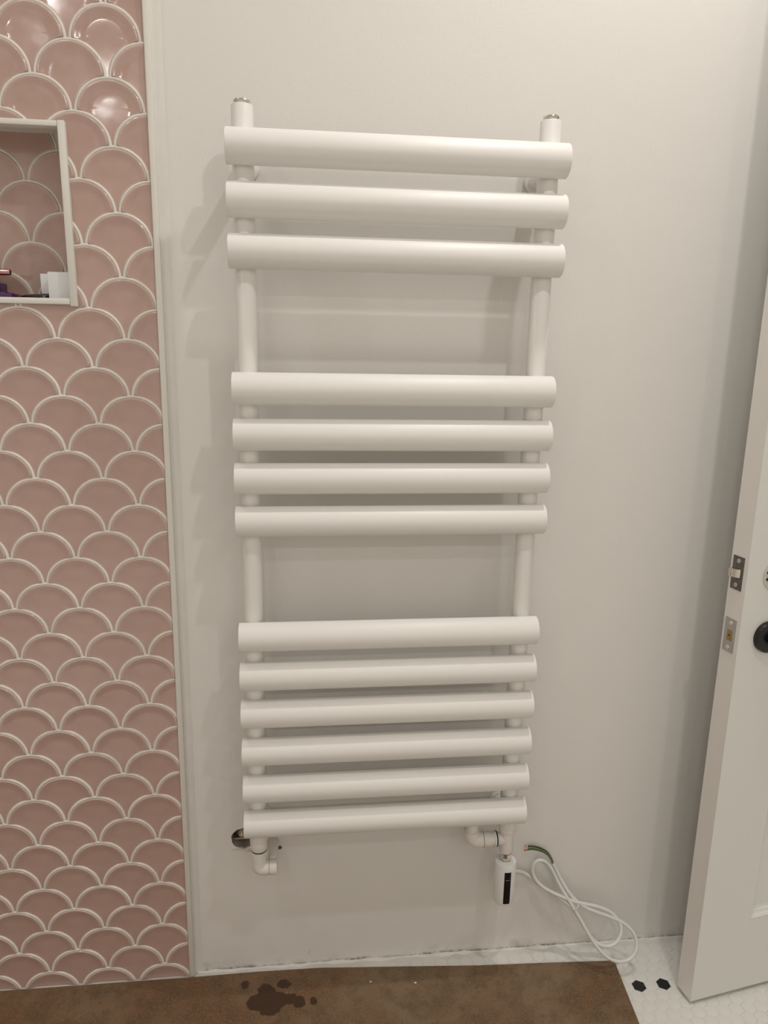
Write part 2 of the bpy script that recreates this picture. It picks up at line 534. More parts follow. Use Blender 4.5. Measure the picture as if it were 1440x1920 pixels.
def tile_mesh(b0, b1):
    """dished fan tile: the face sinks away from a slightly raised rim"""
    bm = bmesh.new()
    lay = bm.verts.layers.float.new('rim')
    O = [Vector(p) for p in tile_outline(b0, b1)]
    n = len(O)
    I = O
    C = Vector((0, 0.15 * b0))
    rings = []
    for ri, s in enumerate((1.0, 1.0, 0.975, 0.945, 0.90, 0.84, 0.76, 0.66, 0.52, 0.30, 0.0)):
        R = []
        for p in (I if s > 0 else I[:1]):
            q = C + (p - C) * s
            r_ = math.sqrt((q.x / TS) ** 2 + (max(q.y, 0.0) / b0) ** 2)
            k = max(0.0, min(1.0, (r_ - 0.60) / 0.38))
            h = 0.0005 + 0.0026 * k * k * (3 - 2 * k)
            if ri == 0:
                h = -0.0005
            elif ri == 1:
                h = h * 0.9
            v = bm.verts.new((q.x, -h, q.y))
            v[lay] = (1.0, 0.55, 0.30, 0.10, 0.0)[min(ri, 4)]
            R.append(v)
        rings.append(R)
    for A, B in zip(rings[:-1], rings[1:-1]):
        for i in range(n):
            bm.faces.new((A[i], A[(i + 1) % n], B[(i + 1) % n], B[i]))
    for i in range(n):
        bm.faces.new((rings[-2][i], rings[-2][(i + 1) % n], rings[-1][0]))
    return bm

grout = bmesh.new()
def grout_rib(bm, cx, cz, b0, y, hw=0.0027, hh=0.0026):
    """rounded joint along the upper arc of a tile"""
    prev = None
    nseg = 22
    for i in range(nseg + 1):
        t = PI * i / nseg
        p = Vector((cx + TS * math.cos(t), 0, cz + b0 * math.sin(t)))
        nn = Vector((math.cos(t) / TS, 0, math.sin(t) / b0)).normalized()
        wj = random.uniform(0.92, 1.08)
        R = [bm.verts.new(p + nn * (o * hw * wj) + Vector((0, y - h * hh, 0))) for o, h in ((-1, -0.1), (-0.72, 0.62), (-0.28, 0.96), (0.28, 0.98), (0.72, 0.66), (1, -0.1))]
        if prev:
            for k in range(5):
                bm.faces.new((prev[k], prev[k + 1], R[k + 1], R[k]))
        prev = R

def bm_to_mesh(bm, name, m_):
    me = bpy.data.meshes.new(name)
    bmesh.ops.recalc_face_normals(bm, faces=bm.faces)
    bm.to_mesh(me)
    me.polygons.foreach_set('use_smooth', [True] * len(me.polygons))
    me.materials.append(m_)
    return me

def clip(bm, co, no):
    bmesh.ops.bisect_plane(bm, geom=bm.verts[:] + bm.edges[:] + bm.faces[:], plane_co=co, plane_no=no, clear_outer=True)

_cache = {}
def get_tile(b0, b1):
    key = (round(b0, 3), round(b1, 3))
    if key not in _cache:
        b = tile_mesh(*key)
        _cache[key] = bm_to_mesh(b, 'scallop_tile', tile_m)
        b.free()
    return _cache[key]

field = bmesh.new()
field.verts.layers.float.new('rim')
def place_tile(cx, cz, b0, b1, y, xmax, zmin, zmax, hole=None, single=True, xmin=None):
    """tile with springing line at (cx, cz); clipped to xmax / zmin / zmax and around a rectangular hole"""
    lo, hi = cz - b1, cz + b0
    if cx - TA > xmax or hi < zmin or lo > zmax or (xmin is not None and cx + TA < xmin):
        return
    need = cx + TA - GAP > xmax or lo < zmin or hi > zmax or (xmin is not None and cx - TA < xmin)
    inh = False
    if hole:
        hx0, hx1, hz0, hz1 = hole
        inh = cx + TA > hx0 and cx - TA < hx1 and hi > hz0 and lo < hz1
        if inh and cx - TA > hx0 and cx + TA < hx1 and lo > hz0 and hi < hz1:
            return
    if single and not need and not inh:
        o = bpy.data.objects.new('scallop_tile', get_tile(b0, b1))
        o.location = (cx, y, cz)
        o.rotation_euler = (random.uniform(-.012, .012), random.uniform(-.006, .006), random.uniform(-.012, .012))
        COL.objects.link(o)
        o.parent = wall_tiled
        return
    def piece(planes):
        b = tile_mesh(b0, b1)
        for co, no in planes:
            clip(b, (co[0] - cx, 0, co[1] - cz), no)
        return b
    base = []
    if need:
        base = [((xmax, 0), (1, 0, 0)), ((0, zmin), (0, 0, -1)), ((0, zmax), (0, 0, 1))]
        if xmin is not None:
            base.append(((xmin, 0), (-1, 0, 0)))
    parts = []
    if inh:
        parts.append(piece(base + [((hx1, 0), (-1, 0, 0))]))
        parts.append(piece(base + [((hx1, 0), (1, 0, 0)), ((0, hz1), (0, 0, -1))]))
        parts.append(piece(base + [((hx1, 0), (1, 0, 0)), ((0, hz0), (0, 0, 1))]))
    else:
        parts.append(piece(base))
    out = bmesh.new()
    lay = out.verts.layers.float.new('rim')
    for b in parts:
        l2 = b.verts.layers.float['rim']
        mp = {}
        for v in b.verts:
            nv = out.verts.new(v.co)
            nv[lay] = v[l2]
            mp[v] = nv
        for f in b.faces:
            try:
                out.faces.new([mp[v] for v in f.verts])
            except ValueError:
                pass
        b.free()
    if len(out.faces) < 4:
        out.free()
        return
    if single:
        me = bm_to_mesh(out, 'scallop_tile', tile_m)
        o = bpy.data.objects.new('scallop_tile', me)
        o.location = (cx, y, cz)
        COL.objects.link(o)
        o.parent = wall_tiled
    else:
        lf = field.verts.layers.float['rim']
        mp = {}
        for v in out.verts:
            nv = field.verts.new(v.co + Vector((cx, y, cz)))
            nv[lf] = v[lay]
            mp[v] = nv
        for f in out.faces:
            field.faces.new([mp[v] for v in f.verts])
    out.free()

HOLE = (NX0 - 0.006, -0.4875, 1.2520, 1.5110)
rows = []
for k in range(-9, 20):
    if k in ZA:
        rows.append((k, ZA[k]))
        if k + 1 in ZA:
            rows.append((k + 0.5, (ZA[k] + ZA[k + 1]) / 2))
rows.sort()
for r, (k, zp) in enumerate(rows):
    nxt = rows[r + 1][1] if r + 1 < len(rows) else zp - 0.045
    nx2 = rows[r + 2][1] if r + 2 < len(rows) else nxt - 0.045
    half = abs(k - round(k)) > 0.2
    b0 = zp - nxt
    b1 = nxt - nx2
    for c_ in range(-1, 12):
        cx = xa(k) - TW * c_ + (TW / 2 if half else 0)
        vis = cx > -0.80 and zp < 1.80
        if cx + TA < -1.45:
            continue
        place_tile(cx, nxt, b0, b1, TG, XT - 0.0006, 0.0005, 2.50, HOLE, single=vis)
        grout_rib(grout, cx, nxt, b0, TG)
# tiles at the back of the niche
ngrout = bmesh.new()
for r in range(-2, 6):
    zp = 1.4430 - 0.0462 * r
    for c_ in range(-6, 4):
        cx = -0.5755 + TW * c_ + (TW / 2 if r & 1 else 0)
        place_tile(cx, zp - 0.0462, 0.0462, 0.0462, NY, NX1, NZ0, NZ1, None, single=cx > -0.74, xmin=NX0)
        grout_rib(ngrout, cx, zp - 0.0462, 0.0462, NY)
if field.verts:
    me = bm_to_mesh(field, 'scallop_tile_field', tile_m)
    o = bpy.data.objects.new('scallop_tile_field', me)
    COL.objects.link(o)
    o.parent = wall_tiled
    o['kind'] = 'stuff'
field.free()

def add_bm(dst, src):
    mp = {v: dst.verts.new(v.co) for v in src.verts}
    for f in src.faces:
        dst.faces.new([mp[v] for v in f.verts])
    src.free()
def clipped(src, planes):
    b = src.copy()
    for co, no in planes:
        clip(b, co, no)
    return b
clip(grout, (XT - 0.0006, 0, 0), (1, 0, 0))
clip(grout, (0, 0, 0.0005), (0, 0, -1))
clip(grout, (0, 0, 2.5), (0, 0, 1))
clip(grout, (XL, 0, 0), (-1, 0, 0))
gj = bmesh.new()
hx0, hx1, hz0, hz1 = HOLE
add_bm(gj, clipped(grout, [((hx1, 0, 0), (-1, 0, 0))]))
add_bm(gj, clipped(grout, [((hx1, 0, 0), (1, 0, 0)), ((0, 0, hz1), (0, 0, -1))]))
add_bm(gj, clipped(grout, [((hx1, 0, 0), (1, 0, 0)), ((0, 0, hz0), (0, 0, 1))]))
add_bm(gj, clipped(ngrout, [((NX1, 0, 0), (1, 0, 0)), ((NX0, 0, 0), (-1, 0, 0)), ((0, 0, NZ0), (0, 0, -1)), ((0, 0, NZ1), (0, 0, 1))]))
grout.free()
ngrout.free()
obj('grout_joints', gj, grout_m, wall_tiled, smooth=60, kind='stuff')

# trims: tile edge, sealant line, niche frame
tag(obj('trim_1', nbox(XT, XT + 0.0098, -0.0128, 0.0, 0.0, CEIL, bev=0.0022), trim_m, smooth=40, kind='structure'), 'white edge strip where the pink tiling meets the painted wall')
bm = bmesh.new()
zz = [i * 0.02 for i in range(int(CEIL / 0.02) + 1)]
L = []
for z in zz:
    x0 = XT + 0.0095
    wob_ = random.uniform(-.0007, .0007)
    L.append([bm.verts.new(p) for p in ((x0, 0.0005, z), (x0, -0.0045 + wob_, z), (x0 + 0.003, -0.0018, z), (x0 + 0.0055 + wob_, -0.0012, z), (x0 + 0.0135 + wob_, -0.0010, z), (x0 + 0.015 + wob_, 0.0005, z))])
for A, B in zip(L, L[1:]):
    for i in range(5):
        bm.faces.new((A[i], A[i + 1], B[i + 1], B[i]))
tag(obj('trim_2', bm, caulk_m, smooth=60, kind='structure'), 'painted sealant line beside the tile edge strip')
FY0, FY1 = -0.0145, 0.010
tag(obj('trim_3', nbox(-0.4975, -0.4868, FY0 - 0.001, FY1, 1.2490, 1.5110, bev=0.0015), trim_m, smooth=40, kind='structure'), 'white upright edge strip of the tiled niche')
tag(obj('trim_4', nbox(NX0 - 0.006, -0.4976, FY0, FY1, 1.5025, 1.5105, bev=0.0012), trim_m, smooth=40, kind='structure'), 'white top edge strip of the tiled niche')
tag(obj('trim_5', nbox(NX0 - 0.006, -0.4976, FY0, FY1, 1.2517, 1.2608, bev=0.0012), trim_m, smooth=40, kind='structure'), 'white bottom edge strip of the tiled niche')
tag(obj('trim_6', nbox(NX0 - 0.017, NX0 - 0.0061, FY0, FY1, 1.2490, 1.5110, bev=0.0012), trim_m, smooth=40, kind='structure'), 'white far edge strip of the tiled niche')

# ------------------------------------------------------------------ towel radiator
BARS = [1.4712, 1.4002, 1.3298, 1.1313, 1.0611, 0.9922, 0.9234, 0.7281, 0.6585, 0.5901, 0.5199, 0.449, 0.3806]
rad = empty('towel_radiator', (0, -0.066, 0.335), 'white wall-mounted ladder towel radiator with thirteen oval bars', 'radiator')
CX, CY, CR = 0.2275, -0.064, 0.0158
def bar_profile(k=1.0):
    P = []
    for i in range(21):
        t = -PI / 2 + PI * i / 20
        P.append((-0.0815 - 0.0235 * math.cos(t) * k, 0.0248 * math.sin(t) * k))
    P += [(-0.0795, 0.0243 * k), (-0.0778, 0.0225 * k), (-0.0772, 0.0195 * k), (-0.0772, -0.0195 * k), (-0.0778, -0.0225 * k), (-0.0795, -0.0243 * k)]
    return P
bm = bmesh.new()
rings = []
for x, k in ((-0.2502, 0.975), (-0.2499, 0.99), (-0.2490, 1.0), (0.2490, 1.0), (0.2499, 0.99), (0.2502, 0.975)):
    rings.append([bm.verts.new((x, y, z)) for y, z in bar_profile(k)])
n = len(rings[0])
for A, B in zip(rings, rings[1:]):
    for i in range(n):
        bm.faces.new((A[i], A[(i + 1) % n], B[(i + 1) % n], B[i]))
bm.faces.new(rings[0][::-1])
bm.faces.new(rings[-1])
b0_ = obj('bar', bm, rad_m, rad, smooth=35)
b0_.location.z = BARS[0]
for z in BARS[1:]:
    c = b0_.copy()
    COL.objects.link(c)
    c.parent = rad
    c.matrix_parent_inverse = b0_.matrix_parent_inverse
    c.location.z = z
for s in (-1, 1):
    obj('upright', cyl((s * CX, CY, 0.333), (s * CX, CY, 1.5295), CR, 0.0012, 32), rad_m, rad, smooth=35)
    pl = obj('bleed_plug', rod((s * CX, CY, 1.5285), (s * CX, CY, 1.54), [(0, 0.0118), (0.0040, 0.0118), (0.0055, 0.0124), (0.0072, 0.0118), (0.0078, 0.0075), (0.0066, 0.0070)], 24), chrome_m, rad, smooth=35, label='chrome bleed plug')
    for z in (1.4565, 0.3480):
        br = obj('bracket', rod((s * CX, -0.0008, z), (s * CX, CY, z), [(0, 0.0185), (0.004, 0.0185), (0.006, 0.017), (0.0062, 0.0125), (0.052, 0.0125)], 28), rad_m, rad, smooth=35)

# ------------------------------------------------------------------ valves under the radiator
def bend(c, p0, p1, r, n=10):
    """quarter bend: points from p0 to p1 around the corner c with radius r"""
    c, p0, p1 = Vector(c), Vector(p0), Vector(p1)
    a = (p0 - c).normalized()
    b = (p1 - c).normalized()
    o = c + (a + b) * r
    return [p0] + [o - b * r * math.cos(PI / 2 * i / n) - a * r * math.sin(PI / 2 * i / n) for i in range(n + 1)] + [p1]
VY = CY
va = empty('radiator_valve', (-CX, VY, 0.265), 'white elbow valve under the left upright of the radiator', 'valve')
x = -CX
obj('collar', cyl((x, VY, 0.3165), (x, VY, 0.333), 0.0150, 0.0012), valve_m, va, smooth=35)
obj('seal_ring', cyl((x, VY, 0.3140), (x, VY, 0.3166), 0.0146, 0.0008), rubber_m, va, smooth=35, label='thin black seal ring')
obj('nut', rod((x, VY, 0.314), (x, VY, 0.293), [(0, 0.0142), (0.001, 0.0150), (0.009, 0.0150), (0.0095, 0.0140), (0.018, 0.0140), (0.021, 0.0136)], 24), valve_m, va, smooth=35)
bm = sweep(bmesh.new(), bend((x, VY, 0.2765), (x, VY, 0.294), (-0.2103, VY, 0.2765), 0.0060), 0.0135, 24)
obj('elbow', bm, valve_m, va, smooth=35)
obj('joint_ring', cyl((-0.2106, VY, 0.2765), (-0.2094, VY, 0.2765), 0.0130, 0.0003), dark_m, va, smooth=35)
obj('end_cap', cyl((-0.2096, VY, 0.2765), (-0.1962, VY, 0.2765), 0.0135, 0.0006), valve_m, va, smooth=35)
obj('wall_pipe', cyl((-0.2035, -0.002, 0.2830), (-0.2035, VY + 0.008, 0.2830), 0.0085, 0.0005), valve_m, va, smooth=35)

vb = empty('radiator_valve', (CX, VY, 0.280), 'white tee and elbow valve under the right upright of the radiator', 'valve')
x = CX
ZT = 0.3085
obj('collar', cyl((x, VY, 0.3235), (x, VY, 0.333), 0.0150, 0.001), valve_m, vb, smooth=35)
bm = cyl((x, VY, 0.2815), (x, VY, 0.3240), 0.0128, 0.001)
bm = rod((x, VY, ZT), (x - 0.03, VY, ZT), [(0, 0.0118), (0.0195, 0.0118), (0.0198, 0.0112)], 24, bm)
obj('tee', bm, valve_m, vb, smooth=35)
obj('seal_ring', cyl((0.2066, VY, ZT), (0.2088, VY, ZT), 0.0143, 0.0004), rubber_m, vb, smooth=35, label='black seal ring')
obj('flange', cyl((0.2035, VY, ZT), (0.2067, VY, ZT), 0.0142, 0.001), plast_m, vb, smooth=35)
obj('coupling', rod((0.2036, VY, ZT), (0.180, VY, ZT), [(0, 0.0120), (0.006, 0.0120), (0.0065, 0.0132), (0.0215, 0.0132), (0.022, 0.0128)], 24), valve_m, vb, smooth=35)
obj('joint_ring', cyl((0.1818, VY, ZT), (0.1830, VY, ZT), 0.0141, 0.0003), dark_m, vb, smooth=35)
bm = sweep(bmesh.new(), bend((0.1610, VY, ZT), (0.1820, VY, ZT), (0.1610, VY, 0.3300), 0.0110), 0.0138, 24)
obj('elbow', bm, valve_m, vb, smooth=35)
obj('valve_head', cyl((0.1610, VY, 0.3295), (0.1610, VY, 0.3540), 0.0118, 0.001), valve_m, vb, smooth=35)
obj('wall_pipe', cyl((0.1610, -0.002, 0.3150), (0.1610, VY + 0.008, 0.3150), 0.0085, 0.0005), valve_m, vb, smooth=35)

# heating element with display
HZ0, HZ1, HRR = 0.1745, 0.2620, 0.0198
he = empty('heating_element', (CX + 0.001, VY, HZ0), 'white cylindrical heating element with black display below the right valve', 'heater')
x = CX + 0.001
obj('neck', rod((x, VY, HZ1 - 0.002), (x, VY, 0.2815), [(0, 0.0098), (0.004, 0.0100), (0.0045, 0.0092), (0.019, 0.0092), (0.0215, 0.0092)], 8), chrome_m, he, smooth=25, label='chrome threaded neck')
obj('seal_ring', cyl((x, VY, 0.2795), (x, VY, 0.2816), 0.0112, 0.0004), rubber_m, he, smooth=35)
L_ = HZ1 - HZ0
body = obj('body', rod((x, VY, HZ0), (x, VY, HZ1), [(0, HRR - 0.004), (0.0008, HRR - 0.0018), (0.0025, HRR - 0.0004), (0.005, HRR), (L_ - 0.002, HRR), (L_ - 0.0006, HRR - 0.0005), (L_, HRR - 0.0018)], 40), plast_m, he, smooth=35)
def curved(bm, a0, a1, z0, z1, r, th=0.0008, n=10):
    A = [[bm.verts.new((x + rr * math.sin(a0 + (a1 - a0) * i / n), VY - rr * math.cos(a0 + (a1 - a0) * i / n), z)) for i in range(n + 1)] for rr, z in ((r - th, z0), (r + 0.0003, z0), (r + 0.0003, z1), (r - th, z1))]
    for P, Q in zip(A, A[1:] + A[:1]):
        for i in range(n):
            bm.faces.new((P[i], P[i + 1], Q[i + 1], Q[i]))
    bm.faces.new([A[k][0] for k in range(4)])
    bm.faces.new([A[k][n] for k in range(4)][::-1])
    return bm
disp = obj('display', curved(bmesh.new(), -0.31, 0.33, 0.1815, 0.2490, HRR), glassblack_m, he, smooth=35, label='black vertical display')
obj('display_mark', curved(bmesh.new(), -0.18, 0.18, 0.2322, 0.2330, HRR + 0.0003, 0.0002), dash_m, disp, smooth=35)

# ------------------------------------------------------------------ coiled cable
CABLE = [[0.2643, -0.007, 0.2033], [0.2786, -0.007, 0.1924], [0.2933, -0.0094, 0.1812], [0.3088, -0.0161, 0.1679], [0.3234, -0.0215, 0.1569], [0.3402, -0.0263, 0.1475], [0.3627, -0.0319, 0.1362], [0.3776, -0.0358, 0.1284], [0.3875, -0.0446, 0.1108], [0.3974, -0.0533, 0.0933], [0.4072, -0.062, 0.0759], [0.4177, -0.0677, 0.0647], [0.4345, -0.0712, 0.0576], [0.4502, -0.0713, 0.0574], [0.4649, -0.0675, 0.065], [0.4745, -0.0609, 0.0782], [0.4763, -0.054, 0.092], [0.4701, -0.0468, 0.1063], [0.4519, -0.0401, 0.1197], [0.4327, -0.0369, 0.1262], [0.4054, -0.035, 0.13], [0.3861, -0.0329, 0.1342], [0.3727, -0.031, 0.138], [0.3559, -0.0267, 0.1467], [0.3369, -0.023, 0.1539], [0.3179, -0.0194, 0.1611], [0.3025, -0.0128, 0.1745], [0.2953, -0.007, 0.1924], [0.297, -0.007, 0.212], [0.3101, -0.007, 0.2221], [0.324, -0.007, 0.2189], [0.3368, -0.007, 0.2049], [0.3456, -0.0091, 0.1817], [0.3535, -0.0188, 0.1624], [0.3655, -0.0277, 0.1446], [0.3779, -0.0343, 0.1315], [0.3911, -0.0462, 0.1075], [0.404, -0.0589, 0.0822], [0.4171, -0.0699, 0.0601], [0.4346, -0.0788, 0.0424], [0.4551, -0.0832, 0.0336], [0.4767, -0.0834, 0.0331], [0.4956, -0.0791, 0.0419], [0.5044, -0.0717, 0.0566], [0.5037, -0.0632, 0.0735], [0.4939, -0.0553, 0.0895], [0.4755, -0.0493, 0.1014], [0.4505, -0.0455, 0.1089], [0.4217, -0.0416, 0.1167], [0.4008, -0.038, 0.124], [0.3823, -0.032, 0.1359], [0.3719, -0.0255, 0.149], [0.3601, -0.0158, 0.1684], [0.3498, -0.007, 0.1886], [0.3416, -0.007, 0.2068]]
WIRE = [[0.3416, -0.007, 0.2068], [0.3358, -0.007, 0.2192], [0.3272, -0.007, 0.2297], [0.3129, -0.007, 0.2376], [0.2971, -0.007, 0.2414], [0.2874, -0.007, 0.2399]]
TIE = [0.3798, -0.0347, 0.1306]
P = [Vector(p) for p in CABLE]
P = [Vector((CX + 0.012, VY + 0.014, 0.2190)), Vector((0.2580, -0.030, 0.2085))] + P[1:]
for _ in range(2):                        # relax kinks
    P = [P[0]] + [(P[i - 1] + P[i] * 2 + P[i + 1]) / 4 for i in range(1, len(P) - 1)] + [P[-1]]
n = len(P)
for i, p in enumerate(P):                 # stack the strands in depth where they cross
    lift = 0.0055 * math.sin(PI * max(0, min(1, (i - 4) / 50.0))) + 0.0052 * (i / n)
    p.y = min(p.y - lift * 0.9, -0.0052)
    p.z = max(p.z, 0.0085 if in_poly(p.x, p.y, SHEET) else 0.0042)
cab = empty('power_cable', tuple(P[-1] * 1.0), 'coiled white power cable with bare wire ends against the wall base', 'cable')
CRD = 0.0036
obj('sheath', sweep(bmesh.new(), catmull(P, 4), CRD, 14), cable_m, cab, smooth=50)
W = [Vector(p) for p in WIRE]
off = P[-1] - W[0]
for k, (nm, m_, lab) in enumerate((('brown_wire', brown_w, 'brown insulated wire'), ('earth_wire', green_w, 'green and yellow insulated wire'), ('blue_wire', blue_w, 'blue insulated wire'))):
    dz = (0.0026, 0.0004, -0.0034)[k]
    dy = (-0.0008, -0.0026, 0.0)[k]
    cut = (0.0, 0.012, 0.004)[k]
    Q = []
    for i, p in enumerate(W):
        t = i / (len(W) - 1)
        f = min(1, t * 1.6)
        Q.append(p + off * (1 - t) + Vector((0, dy + 0.0, dz * (0.6 + 0.9 * t))))
    Q[-1] = Q[-2].lerp(Q[-1], 0.8)
    wo = obj(nm, sweep(bmesh.new(), catmull(Q, 4), 0.0015, 10), m_, cab, smooth=50, label=lab)
    d = (Q[-1] - Q[-2]).normalized()
    for s_ in range(3):
        j = Vector((random.uniform(-.3, .1), random.uniform(-.3, .1), random.uniform(-.35, .45)))
        obj('copper_strand', sweep(bmesh.new(), [Q[-1] - d * 0.002, Q[-1] + d * 0.002, Q[-1] + (d + j).normalized() * 0.0065], 0.0006, 6), copper_m, wo, label='bare copper strand')
tc_ = Vector(TIE) + Vector((0.002, -0.006, 0.0))
ring = []
dirx = Vector((0.62, -0.12, 0.55)).normalized()
diry = Vector((0.1, 1.0, 0.1)).normalized()
for i in range(25):
    a = 2 * PI * i / 24
    ring.append(tc_ + dirx * 0.0092 * math.cos(a) + diry * 0.0095 * math.sin(a))
obj('twist_tie', sweep(bmesh.new(), ring, 0.0009, 8), plast_m, cab, smooth=50, label='thin white twist tie')

# pipe end in the wall hole, plaster flakes around the chipped holes
ps = empty('pipe_end', (-0.262, 0.0, 0.29), 'chrome pipe end recessed in the round hole at the left valve', 'pipe')
obj('pipe', rod((-0.2605, 0.029, 0.2975), (-0.2605, 0.004, 0.2975), [(0, 0.0105), (0.022, 0.0105), (0.0235, 0.0098), (0.0236, 0.0065), (0.014, 0.0062)], 24), chrome_m, ps, smooth=35)
obj('clip', nbox(-0.2800, -0.2440, 0.012, 0.030, 0.2795, 0.2835, bev=0.0008), steel_m, ps)
def flake(x0, z0, pts, lift, label):
    bm = bmesh.new()
    fr_ = [bm.verts.new((x0 + px, -0.0004 - lift * k, z0 + pz)) for k, (px, pz) in zip((0.2, 1, 1, 0.3, 0.1, 0.6), pts)]
    bk = [bm.verts.new((v.co.x, 0.0008, v.co.z)) for v in fr_]
    bm.faces.new(fr_)
    for i in range(len(fr_)):
        k = (i + 1) % len(fr_)
        bm.faces.new((fr_[i], bk[i], bk[k], fr_[k]))
    return obj('plaster_flake', bm, raw_m, wall_back)
flake(-0.27, 0.2690, [(-0.0155, -0.0006), (-0.003, 0.0020), (0.006, 0.0022), (0.014, -0.003), (0.016, -0.0055), (0.004, -0.0012)], 0.0022, '')
flake(-0.2455, 0.2600, [(-0.002, 0.001), (0.001, 0.006), (0.003, 0.002), (0.006, -0.004), (0.003, -0.005), (0.0005, -0.001)], 0.003, '')
flake(-0.254, 0.2650, [(-0.006, 0.002), (0.0, 0.005), (0.005, 0.003), (0.007, -0.002), (0.001, -0.0035), (-0.003, -0.001)], 0.0025, '')
flake(-0.1390, 0.0270, [(-0.003, -0.006), (-0.0012, 0.002), (0.002, 0.006), (0.0025, 0.003), (0.0005, -0.001), (-0.0015, -0.006)], 0.0008, '')

# ragged white sealant bead along the foot of the wall
bm = bmesh.new()
prev = None
for i in range(100):
    x_ = -0.355 + i * 0.0165
    if x_ > 1.40:
        break
    hh = 0.0006 + 0.0030 * random.random() ** 2 * (1 if x_ < 0.35 else 0.4)
    dd = 0.002 + 0.006 * random.random() ** 2 * (1 if x_ < 0.35 else 0.5)
    ring_ = [bm.verts.new(p) for p in ((x_, 0.0005, hh), (x_, -dd * 0.4, hh * 0.75), (x_, -dd, -0.0006))]
    if prev:
        for k in range(2):
            bm.faces.new((prev[k], prev[k + 1], ring_[k + 1], ring_[k]))
    prev = ring_
tag(obj('trim_7', bm, caulk_m, smooth=60, kind='structure'), 'ragged white filler bead along the foot of the painted wall')

# crumbs of plaster on the sheet
for cx_, cy_, r_, lab in ((-0.0219, -0.0596, 0.0022, 'left one of two white plaster crumbs on the brown sheet'), (0.0636, -0.0699, 0.0028, 'right one of two white plaster crumbs on the brown sheet')):
    bm = bmesh.new()
    bmesh.ops.create_icosphere(bm, subdivisions=1, radius=r_)
    for v in bm.verts:
        v.co = Vector((v.co.x * random.uniform(.7, 1.3), v.co.y * random.uniform(.7, 1.3), v.co.z * 0.6 * random.uniform(.7, 1.2)))
    zmin_ = min(v.co.z for v in bm.verts)
    for v in bm.verts:
        v.co += Vector((cx_, cy_, 0.0042 - zmin_))
    tag(obj('plaster_crumb', bm, raw_m), lab, 'crumb', None, 'plaster crumbs on the brown sheet')

# ------------------------------------------------------------------ open door
DX, DY, DA, DT = 0.5712, -0.1614, 0.171, 0.0385
DW, DZ0, DZ1 = 0.76, 0.0085, 2.02
door = empty('door_1', (DX, DY, DZ0), 'white panelled door standing open at the right', None, 'structure')
door.rotation_euler = (0, 0, DA)
DM = Matrix.LocRotScale(Vector((DX, DY, DZ0)), Euler((0, 0, DA)), None)
def dobj(name, bm, m_, parent=None, smooth=None, label=None):
    """door-local geometry: u along the face, v into the thickness, z up from the floor"""
    for v in bm.verts:
        v.co = v.co - Vector((0, 0, DZ0))
    me_o = obj(name, bm, m_, None, smooth, label)
    me_o.parent = parent or door
    return me_o
# leaf: stiles, rails and sunk panels in one skin
bm = bmesh.new()
panels = [(0.1085, DW - 0.1085, 0.1640, 0.640), (0.1085, DW - 0.1085, 0.905, 1.905)]
def prect(p, d):
    return [(p[0] + d, p[2] + d), (p[1] - d, p[2] + d), (p[1] - d, p[3] - d), (p[0] + d, p[3] - d)]
lp = holed_face(bm, [(0, DZ0), (DW, DZ0), (DW, DZ1), (0, DZ1)], [prect(p, 0) for p in panels], 0.0)
for p, L0 in zip(panels, lp[1:]):
    prevl = L0
    for d, y in ((0.003, -0.0016), (0.006, 0.0005), (0.0075, 0.004), (0.0125, 0.0055), (0.014, 0.0085), (0.019, 0.0095)):
        cur = [bm.verts.new((a, y, b)) for a, b in prect(p, d)]
        for i in range(4):
            bm.faces.new((prevl[i], prevl[(i + 1) % 4], cur[(i + 1) % 4], cur[i]))
        prevl = cur
    bm.faces.new(prevl)
fr = set(bm.faces)
hole_tube(bm, lp[0], DT, back=True)
leaf = dobj('leaf', bm, door_m)
leaf.data.materials.append(edge_m)
for pgn in leaf.data.polygons:
    if abs(pgn.normal.x) > 0.9 and abs(pgn.center.x) < 0.001:
        pgn.material_index = 1
# latch and deadbolt plates on the lock edge
def plate(name, z0, z1, m_, label, v0=0.0088, v1=0.0335):
    return dobj(name, nbox(-0.0011, 0.001, v0, v1, z0, z1, bev=0.0004), m_, None, None, label)
def screw(par, vv, z, m_):
    s = dobj('screw', rod((0.0, vv, z), (-0.0022, vv, z), [(0, 0.0040), (0.0012, 0.0040), (0.0018, 0.0034), (0.0019, 0.0014), (0.0012, 0.0010)], 16), m_, None, 35)
    s.parent = par
    return s
lat = plate('latch_plate', 0.8145, 0.8715, dullsteel_m, 'worn dark steel latch plate')
screw(lat, 0.0205, 0.8640, steel_m)
screw(lat, 0.0215, 0.8225, steel_m)
bm = bmesh.new()
seg = 12
A, B = [], []
for i in range(seg + 1):
    t = PI / 2 * i / seg
    for lst, z in ((A, 0.8370), (B, 0.8510)):
        lst.append(bm.verts.new((-0.0105 * math.sin(t), 0.0130 + 0.0165 * (1 - math.cos(t)), z)))
ka, kb = bm.verts.new((0, 0.0295, 0.8370)), bm.verts.new((0, 0.0295, 0.8510))
for i in range(seg):
    bm.faces.new((A[i], A[i + 1], B[i + 1], B[i]))
bm.faces.new((A[-1], ka, kb, B[-1]))
bm.faces.new(A + [ka])
bm.faces.new((B + [kb])[::-1])
lb = dobj('latch_bolt', bm, chrome_m, None, 35, 'chrome spring latch bolt')
lb.parent = lat
dp = plate('deadbolt_plate', 0.7045, 0.7635, steel_m, 'brushed steel deadbolt plate')
screw(dp, 0.0200, 0.7560, chrome_m)
screw(dp, 0.0215, 0.7125, chrome_m)
db = dobj('bolt', nbox(-0.0019, 0.0, 0.0145, 0.0265, 0.7245, 0.7435, bev=0.0012), brass_m, None, None, 'brass bolt end')
db.parent = dp
